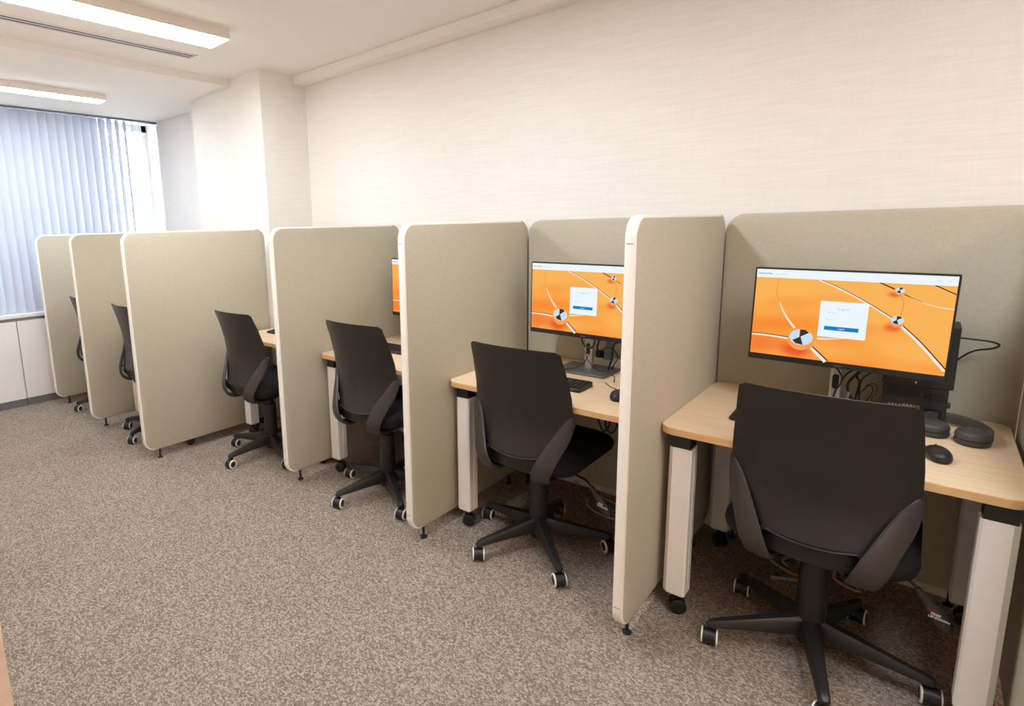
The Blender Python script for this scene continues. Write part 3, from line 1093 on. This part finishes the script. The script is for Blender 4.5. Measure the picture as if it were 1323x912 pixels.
def make_monitor(label, loc, roll=0.0):
    """origin on the desk below the middle of the stand"""
    t = thing('monitor', label, 'monitor', loc, 0, 'monitors with the orange picture')
    mx, mz, my = -.2685, .177, -.095     # housing lower left and face plane
    bm = BM()
    # thin housing, thicker in the middle of its back
    o_ = rrect(0, MW, 0, MH, .004, 3)
    oi = rrect(.0012, MW - .0012, .0012, MH - .0012, .003, 3)
    ob = rrect(.12, MW - .12, .05, MH - .06, .02, 3)
    rings(bm, [[(a, 0.0, c) for a, c in oi], [(a, .0015, c) for a, c in o_], [(a, .020, c) for a, c in o_], [(a, .024, c) for a, c in oi], [(a, .042, c) for a, c in ob]])
    h = link('housing', bm, M_MON, t)
    bm = BM()
    box(bm, MW / 2 - .012, MW / 2 + .012, -.0007, .0001, .008, .012)
    link('badge', bm, M_GUN, h)
    s = bpy.data.objects.new('screen', SCREEN)
    C.objects.link(s); s.parent = t
    for q in (h, s):
        q.location = (mx, my, mz)
        q.rotation_euler = (0, roll, 0)
    s.location.y -= .0006
    bm = BM()
    rings(bm, [[(a, b_ + .0, z) for a, b_ in rrect(-.018, .018, -.014, .018, .008, 4)] for z in (.010, .36)])
    box(bm, -.035, .035, -.04, -.010, .28, .35, .004, 2)
    col = link('stand_column', bm, M_STEEL, t, True)
    bm = BM()
    rings(bm, [[(a, -.0146, z) for a, z in rrect(-.010, .010, .080, .135, .009, 5)], [(a, -.0140, z) for a, z in rrect(-.010, .010, .080, .135, .009, 5)]])
    link('cable_hole', bm, M_PLASTIC, col)
    bm = BM()
    o0 = rrect(-.128, .128, -.118, .082, .012, 4)
    oi = rrect(-.126, .126, -.116, .080, .011, 4)
    rings(bm, [[(a, b_, 0) for a, b_ in oi], [(a, b_, .002) for a, b_ in o0], [(a, b_, .009) for a, b_ in o0], [(a, b_, .011) for a, b_ in oi]])
    link('stand_base', bm, M_GUN, t)
    return t
MX0, MY0 = .4695, .815
mon = make_monitor('nearest large monitor showing the orange picture, above the nearest desk', (PX[0] + MX0, MY0, DZ), rad(.9))
for k, lb in ((1, 'second nearest monitor with orange picture, half hidden by the tallest looking partition'),
              (2, 'monitor showing only a narrow orange strip beside the second nearest partition')):
    c = dup(mon, lb, (PX[k] + MX0 + (.0 if k == 1 else -.012), MY0, DZ))

# ------------------------------------------------------------------ keyboards and mice
def make_keyboard(label, loc):
    t = thing('keyboard', label, 'keyboard', loc, 0, 'black keyboards on the desks')
    bm = BM()
    rs = []
    for z, g in ((0, .003), (.003, 0), (.010, .0), (.013, .003)):
        rs.append([(a, b_, z + (b_ * .055 + .004 if z > .005 else 0)) for a, b_ in rrect(-.2 + g, .2 - g, -.068 + g, .068 - g, .008, 4)])
    rings(bm, rs)
    link('keyboard_body', bm, M_PLASTIC, t)
    # key meshes: single unit, wide and space bar
    def key(w):
        b_ = BM()
        h = w / 2
        rings(b_, [[(-h, -.0078, 0), (h, -.0078, 0), (h, .0078, 0), (-h, .0078, 0)], [(-h + .0016, -.006, .0055), (h - .0016, -.006, .0055), (h - .0016, .006, .0055), (-h + .0016, .006, .0055)]])
        f = b_.faces.new([b_.verts.new(p) for p in ((-.003, .0, .0057), (.001, .0, .0057), (.001, .0035, .0057), (-.003, .0035, .0057))])
        f.material_index = 1
        me = bpy.data.meshes.new('key'); bmesh.ops.recalc_face_normals(b_, faces=b_.faces[:]); b_.to_mesh(me); b_.free()
        me.materials.append(M_KEY); me.materials.append(M_LEGEND)
        return me
    unit, wide, bar = key(.0165), key(.036), key(.105)
    pitch = .0192
    for row in range(5):
        y = .046 - row * .0212
        spec = []
        if row < 4:
            spec = [(unit, -.182 + i * pitch) for i in range(13)] + [(wide, -.182 + 13 * pitch + .008)]
        else:
            spec = [(wide, -.172), (unit, -.143), (unit, -.124), (bar, -.060), (unit, .004), (unit, .023), (wide, .052), (unit, .082)]
        spec += [(unit, .124 + i * pitch) for i in range(4)]
        for me, x in spec:
            o_ = bpy.data.objects.new('key', me)
            C.objects.link(o_); o_.parent = t
            o_.location = (x, y, .0155 + y * .055)
            o_.rotation_euler = (.055, 0, 0)
    return t
kb = make_keyboard('black keyboard in the second nearest booth, in front of the monitor stand', (PX[1] + .408, .50, DZ))
dup(kb, 'black keyboard on the nearest desk, only a corner showing left of the chair back', (PX[0] + .408, .525, DZ))
dup(kb, 'black keyboard in the third nearest booth, cut by the white partition edge', (PX[2] + .408, .57, DZ))
dup(kb, 'black keyboard corner on the desk right of the wide partition', (PX[3] + .025 + .36, .515, DZ))

def make_mouse(label, loc, rz):
    t = thing('mouse', label, 'computer mouse', loc, rz, 'black mice on the desks')
    bm = BM()
    rs = []
    n = 24
    for z, sx, sy, oy in ((0, .026, .049, 0), (.004, .0295, .0535, 0), (.012, .0305, .0545, 0), (.020, .0285, .050, -.002), (.027, .0235, .041, -.004), (.0325, .016, .028, -.006), (.0345, .007, .012, -.007)):
        rs.append([(sx * math.copysign(abs(math.cos(2 * PI * k / n)) ** .85, math.cos(2 * PI * k / n)), oy + sy * math.sin(2 * PI * k / n), z) for k in range(n)])
    rings(bm, rs)
    link('shell', bm, M_PLASTIC, t, True)
    bm = BM()
    lathe(bm, [(.004, -.003), (.0075, -.002), (.0075, .002), (.004, .003)], 'x', (0, .028, .0255), 16)
    link('scroll_wheel', bm, M_CHARC, t, True)
    bm = BM()
    tube(bm, [(0, .05, .008), (0, .066, .005), (-.02, .11, .003), (-.06, .15, .003), (-.09, .20, .003)], .0016, 6, 5)
    link('cord', bm, M_CABLE, t, True)
    return t
ms = make_mouse('black mouse on the nearest desk, in front of the headphones', (.752, .470, DZ), rad(12))
dup(ms, 'black mouse in the second nearest booth, touching the white partition edge', (PX[1] + .762, .462, DZ))

# ------------------------------------------------------------------ headphones
t = thing('headphones', 'dark grey headphones lying flat on the nearest desk behind the mouse', 'headphones', (.79, .70, DZ))
for cx, cy, rz in ((-.052, .002, 10), (.040, -.028, -8)):
    bm = BM()
    Mc = Matrix.Translation((cx, cy, 0)) @ Matrix.Rotation(rad(rz), 4, 'Z') @ Matrix.Diagonal((1.0, 1.12, 1, 1))
    lathe(bm, [(.034, .018), (.041, .020), (.0425, .026), (.0415, .033), (.037, .040), (.030, .0415), (.026, .0445), (.012, .046)], 'z', (0, 0, 0), 28, None, Mc)
    cup = link('ear_cup', bm, M_EARC, t, True)
    bm = BM()
    lathe(bm, [(.033, 0), (.040, .002), (.043, .009), (.041, .0175), (.034, .0185)], 'z', (0, 0, 0), 28, None, Mc)
    link('ear_cushion', bm, M_EARP, cup, True)
bm = BM()
pts = [(-.098, .014, .022), (-.102, .055, .024), (-.080, .100, .025), (-.030, .135, .026), (.020, .122, .026), (.062, .084, .025), (.081, .034, .024), (.079, -.020, .022)]
P = smooth_path(pts, 6)
rs = []
for i, p in enumerate(P):
    T_ = (P[min(i + 1, len(P) - 1)] - P[max(i - 1, 0)]).normalized()
    nrm = Vector((T_.y, -T_.x, 0)).normalized()
    hh = .011 + .006 * math.sin(PI * i / (len(P) - 1))
    tk = .006
    rs.append([p + nrm * (tk * a) + Vector((0, 0, hh * c)) for a, c in ((-1, -.8), (-.6, -1), (.6, -1), (1, -.8), (1, .8), (.6, 1), (-.6, 1), (-1, .8))])
rings(bm, rs)
link('headband', bm, M_EARC, t, True)

# ------------------------------------------------------------------ desktop computers
def make_pc(label, loc):
    t = thing('desktop_computer', label, 'computer', loc, 0, 'black computers behind the monitors')
    bm = BM()
    box(bm, 0, .168, 0, .135, 0.0, .122, .003, 2)
    body = link('case', bm, M_PC, t)
    bm = BM()
    box(bm, -.004, .178, -.004, .135, .122, .335, .004, 2)
    up = link('upper_case', bm, M_PC, t)
    bm = BM()
    for i in range(14):
        box(bm, .014 + i * .0105, .021 + i * .0105, -.0052, -.0038, .158, .164)
    link('vent_row', bm, M_PCV, up)
    bm = BM()
    box(bm, .081, .087, -.0048, -.0036, .133, .140)
    link('sticker', bm, M_WHITEPR, up)
    bm = BM()
    for i in range(13):
        for j in range(5):
            box(bm, .010 + i * .0066, .0140 + i * .0066, -.0012, .0002, .082 + j * .0068, .0866 + j * .0068)
    for i in range(6):
        for j in range(4):
            box(bm, .122 + i * .0066, .1260 + i * .0066, -.0012, .0002, .080 + j * .0068, .0846 + j * .0068)
    link('vent_grille', bm, M_PCV, body)
    bm = BM(); box(bm, .108, .116, -.0012, .0002, .084, .094)
    link('socket', bm, M_PCV, body)
    bm = BM()
    for i in range(9):
        w_ = .007 if i > 3 else .005
        z_ = .040 if i > 3 else .045
        box(bm, .018 + i * .0095, .018 + i * .0095 + w_, -.0018, .0002, z_, z_ + (.016 if i > 3 else .008), .0006, 1)
    link('port', bm, M_PORT, body)
    bm = BM(); box(bm, .112, .158, -.0014, .0002, .020, .050)
    link('expansion_slot', bm, M_PCV, body)
    bm = BM()
    lathe(bm, [(.010, 0), (.010, .006), (.006, .008)], 'x', (.168, .02, .065), 14)
    link('thumb_screw', bm, M_PC, body)
    return t
pc = make_pc('black desktop computer with rear ports and vents behind the nearest monitor', (.602, .826, DZ))
bm = BM()
tube(bm, [(.775, .86, 1.015), (.800, .862, 1.014), (.850, .866, 1.010), (.872, .872, 1.000), (.860, .90, .982), (.825, .935, .965), (.800, .940, .945), (.780, .935, .920), (.776, .93, .895)], .003, 8, 6)
bmo = link('audio_cable', bm, M_CABLE, None, True)
tag(bmo, 'thin black cable looping out right of the nearest monitor', 'cable')

# cables hanging between monitor, computer and desk
def cable(name, pts, r, m, label, cat='cable', group=None, sub=6):
    b_ = BM()
    tube(b_, pts, r, 8, sub)
    o_ = link(name, b_, m, None, True)
    tag(o_, label, cat, group)
    return o_
G1 = 'black cables under the nearest monitor'
cable('monitor_cable', [(.458, .745, .905), (.466, .745, .899), (.485, .742, .875), (.492, .74, .856), (.488, .74, .831), (.480, .738, .816), (.474, .738, .792), (.466, .74, .765), (.45, .75, .738), (.42, .77, .734)], .0030, M_CABLE,
      'black cable passing in front of the nearest monitor stand column', group=G1)
cable('monitor_cable', [(.535, .765, .897), (.524, .762, .889), (.507, .760, .875), (.494, .758, .852), (.486, .762, .826), (.478, .775, .815)], .0028, M_CABLE,
      'black cable curving from the nearest monitor down to its stand hole', group=G1)
cable('monitor_cable', [(.553, .812, .888), (.543, .81, .878), (.520, .81, .852), (.505, .81, .822), (.508, .81, .794), (.520, .81, .771), (.545, .81, .728)], .0046, M_CABLE,
      'thick black cable bowing left, right of the nearest stand column', group=G1)
cable('monitor_cable', [(.527, .842, .895), (.527, .842, .873), (.527, .842, .844), (.535, .842, .829), (.533, .842, .799), (.529, .842, .767), (.535, .845, .724)], .0032, M_CABLE,
      'straight black cable dropping to the nearest desk behind the others', group=G1)
cable('monitor_cable', [(.604, .835, .866), (.594, .828, .872), (.570, .824, .872), (.547, .826, .85), (.539, .828, .828), (.538, .828, .798), (.540, .828, .768), (.555, .83, .724)], .0028, M_CABLE,
      'black cable arching from the computer top corner to the nearest desk', group=G1)
cable('monitor_cable', [(.540, .795, .775), (.544, .795, .799), (.555, .795, .817), (.569, .795, .832), (.577, .795, .817), (.572, .795, .796), (.562, .80, .765), (.570, .80, .723)], .0020, M_CABLE,
      'thin black cable loop beside the nearest computer case', group=G1)
cable('monitor_cable', [(.555, .782, .828), (.565, .78, .838), (.580, .78, .842), (.589, .78, .827), (.585, .78, .806), (.577, .78, .785), (.595, .78, .745), (.60, .785, .723)], .0018, M_CABLE,
      'outermost thin black cable loop touching the nearest computer case', group=G1)
cable('usb_cable', [(.512, .785, .80), (.508, .785, .765), (.525, .785, .735), (.56, .77, .7255)], .0050, M_BLUEBAG,
      'blue grey cable lying behind the nearest chair top', group=G1)

G2 = 'cables under the second nearest monitor'
bx = PX[1]
cable('monitor_cable', [(bx + .463, .745, .915), (bx + .465, .742, .900), (bx + .469, .74, .874), (bx + .489, .738, .849), (bx + .510, .738, .846), (bx + .526, .74, .863), (bx + .534, .742, .905)], .0040, M_CABLE,
      'thick black cable hanging in a loop across the second nearest stand', group=G2)
cable('monitor_cable', [(bx + .488, .775, .835), (bx + .484, .772, .80), (bx + .465, .765, .765), (bx + .440, .75, .742), (bx + .40, .715, .7345), (bx + .355, .66, .7345), (bx + .33, .62, .723)], .0017, M_CABLE,
      'thin black cable running down left over the second nearest stand base', group=G2)
cable('monitor_cable', [(bx + .466, .775, .822), (bx + .480, .772, .785), (bx + .510, .77, .752), (bx + .535, .78, .7345), (bx + .578, .776, .7345), (bx + .615, .765, .7225), (bx + .645, .70, .7225), (bx + .652, .675, .7225)], .0017, M_CABLE,
      'thin black mouse cord crossing right over the second nearest stand base', group=G2)
cable('monitor_cable', [(bx + .535, .86, .885), (bx + .521, .86, .879), (bx + .499, .86, .861), (bx + .490, .86, .834), (bx + .488, .865, .80)], .0040, M_CABLE,
      'black cable curving down to the plug right of the second nearest stand', group=G2)
cable('monitor_cable', [(bx + .515, .85, .800), (bx + .524, .845, .822), (bx + .546, .845, .835), (bx + .574, .845, .828), (bx + .593, .845, .806), (bx + .597, .845, .785), (bx + .579, .845, .755), (bx + .57, .845, .724)], .0024, M_CABLE,
      'black cable arching over the blue grey sleeve in the second booth', group=G2)
cable('monitor_cable', [(bx + .62, .825, .872), (bx + .601, .825, .868), (bx + .586, .825, .859), (bx + .581, .825, .828), (bx + .577, .825, .784), (bx + .566, .825, .750), (bx + .562, .825, .726)], .0046, M_CABLE,
      'thick black cable bending beside the tallest looking partition', group=G2)
b_ = BM()
rings(b_, [[(bx + .536 + a, .885 + c, z) for a, c in rrect(-w_, w_, -.006, .006, .004, 3)] for z, w_ in ((.766, .022), (.79, .023), (.83, .016), (.87, .010), (.91, .008))])
tag(link('cable_sleeve', b_, M_BLUEBAG, None, True), 'blue grey tapered cable sleeve right of the second nearest stand', 'cable sleeve')
t = thing('power_strip', 'white power strip lying behind the second nearest monitor stand', 'power strip', (bx + .525, .918, DZ), 0)
bm = BM(); box(bm, -.075, .075, -.022, .022, 0, .046, .004, 2)
link('power_strip_body', bm, M_WHITEP, t)
for q in range(2):
    bm = BM(); box(bm, -.062 + q * .032, -.036 + q * .032, -.020, .012, .045, .080, .003, 2)
    link('plug', bm, M_BLACKM, t)

# cables hanging under the second nearest desk
for lab_, pts in (('black cable loop hanging under the second nearest desk, left one', [(bx + .655, .43, .690), (bx + .690, .42, .660), (bx + .712, .41, .620), (bx + .728, .41, .592), (bx + .748, .41, .610), (bx + .752, .42, .655), (bx + .757, .43, .690)]),
                  ('black cable loop hanging under the second nearest desk, right one', [(bx + .715, .40, .690), (bx + .742, .39, .664), (bx + .748, .385, .625), (bx + .770, .385, .598), (bx + .792, .385, .628), (bx + .790, .39, .665), (bx + .800, .40, .690)])):
    cable('power_cable', pts, .004, M_CABLE, lab_, group='cables under the second desk')

# floor cables below the nearest desk
cable('lan_cable', [(.150, 1.000, .02), (.185, .960, .012), (.225, .905, .005), (.265, .890, .005), (.320, .925, .005), (.355, .975, .005), (.395, 1.00, .005)], .0035, M_BLUEC,
      'blue network cable curving over the carpet below the nearest chair')
cable('lan_cable', [(.405, .985, .005), (.372, .935, .005), (.345, .880, .005), (.345, .82, .008), (.400, .76, .005)], .0035, M_BLUEC,
      'short blue network cable end beside the beige cord loop')
cable('floor_cable', [(.310, .955, .006), (.300, .905, .006), (.330, .868, .006), (.395, .835, .006), (.425, .845, .006), (.410, .800, .006), (.360, .775, .006), (.33, .76, .006)], .0055, M_BEIGEC,
      'beige cord looping on the carpet left of the nearest chair column')
cable('floor_cable', [(.368, .985, .006), (.348, .945, .006), (.345, .905, .010), (.365, .872, .014)], .0055, M_BEIGEC,
      'short beige cord piece standing behind the larger beige cord loop')
cable('floor_cable', [(.505, 1.000, .006), (.540, .960, .006), (.600, .878, .006), (.575, .865, .006), (.520, .905, .006), (.515, .960, .006)], .0055, M_BEIGEC,
      'beige cord bent in a sharp triangle right of the nearest chair column')
# floor cables in the second booth
cable('lan_cable', [(-.640, 1.010, .03), (-.590, .955, .010), (-.520, .895, .006), (-.440, .850, .006), (-.36, .830, .006), (-.26, .83, .006)], .0040, M_GREYC,
      'grey network cable sweeping over the carpet in the second booth')
cable('lan_cable', [(-.46, .905, .006), (-.41, .885, .006), (-.35, .868, .006), (-.27, .865, .006)], .0040, M_TEAL,
      'pale teal network cable on the carpet beside the tallest looking partition')
cable('floor_cable', [(-.515, .900, .006), (-.490, .845, .006), (-.43, .805, .006), (-.36, .795, .006), (-.27, .80, .006)], .0050, M_BEIGEC,
      'beige cord curving on the carpet in the second booth')
cable('floor_cable', [(-.50, .985, .006), (-.45, .960, .006), (-.38, .950, .006), (-.28, .955, .006)], .0045, M_BEIGEC,
      'beige cord lying near the skirting in the second booth')

# ------------------------------------------------------------------ light and view
sc = bpy.context.scene
wd = bpy.data.worlds.new('world')
sc.world = wd
wd.use_nodes = True
bg = wd.node_tree.nodes['Background']
bg.inputs['Color'].default_value = (0.93, 0.96, 1.0, 1)
bg.inputs['Strength'].default_value = 13.0

vs = sc.view_settings
vs.view_transform = 'Standard'
vs.look = 'None'
vs.gamma = 1.0
vs.exposure = EXPO
vs.use_curve_mapping = False
try:
    sc.cycles.use_denoising = True
    sc.cycles.max_bounces = 8
    sc.cycles.diffuse_bounces = 5
except Exception:
    pass
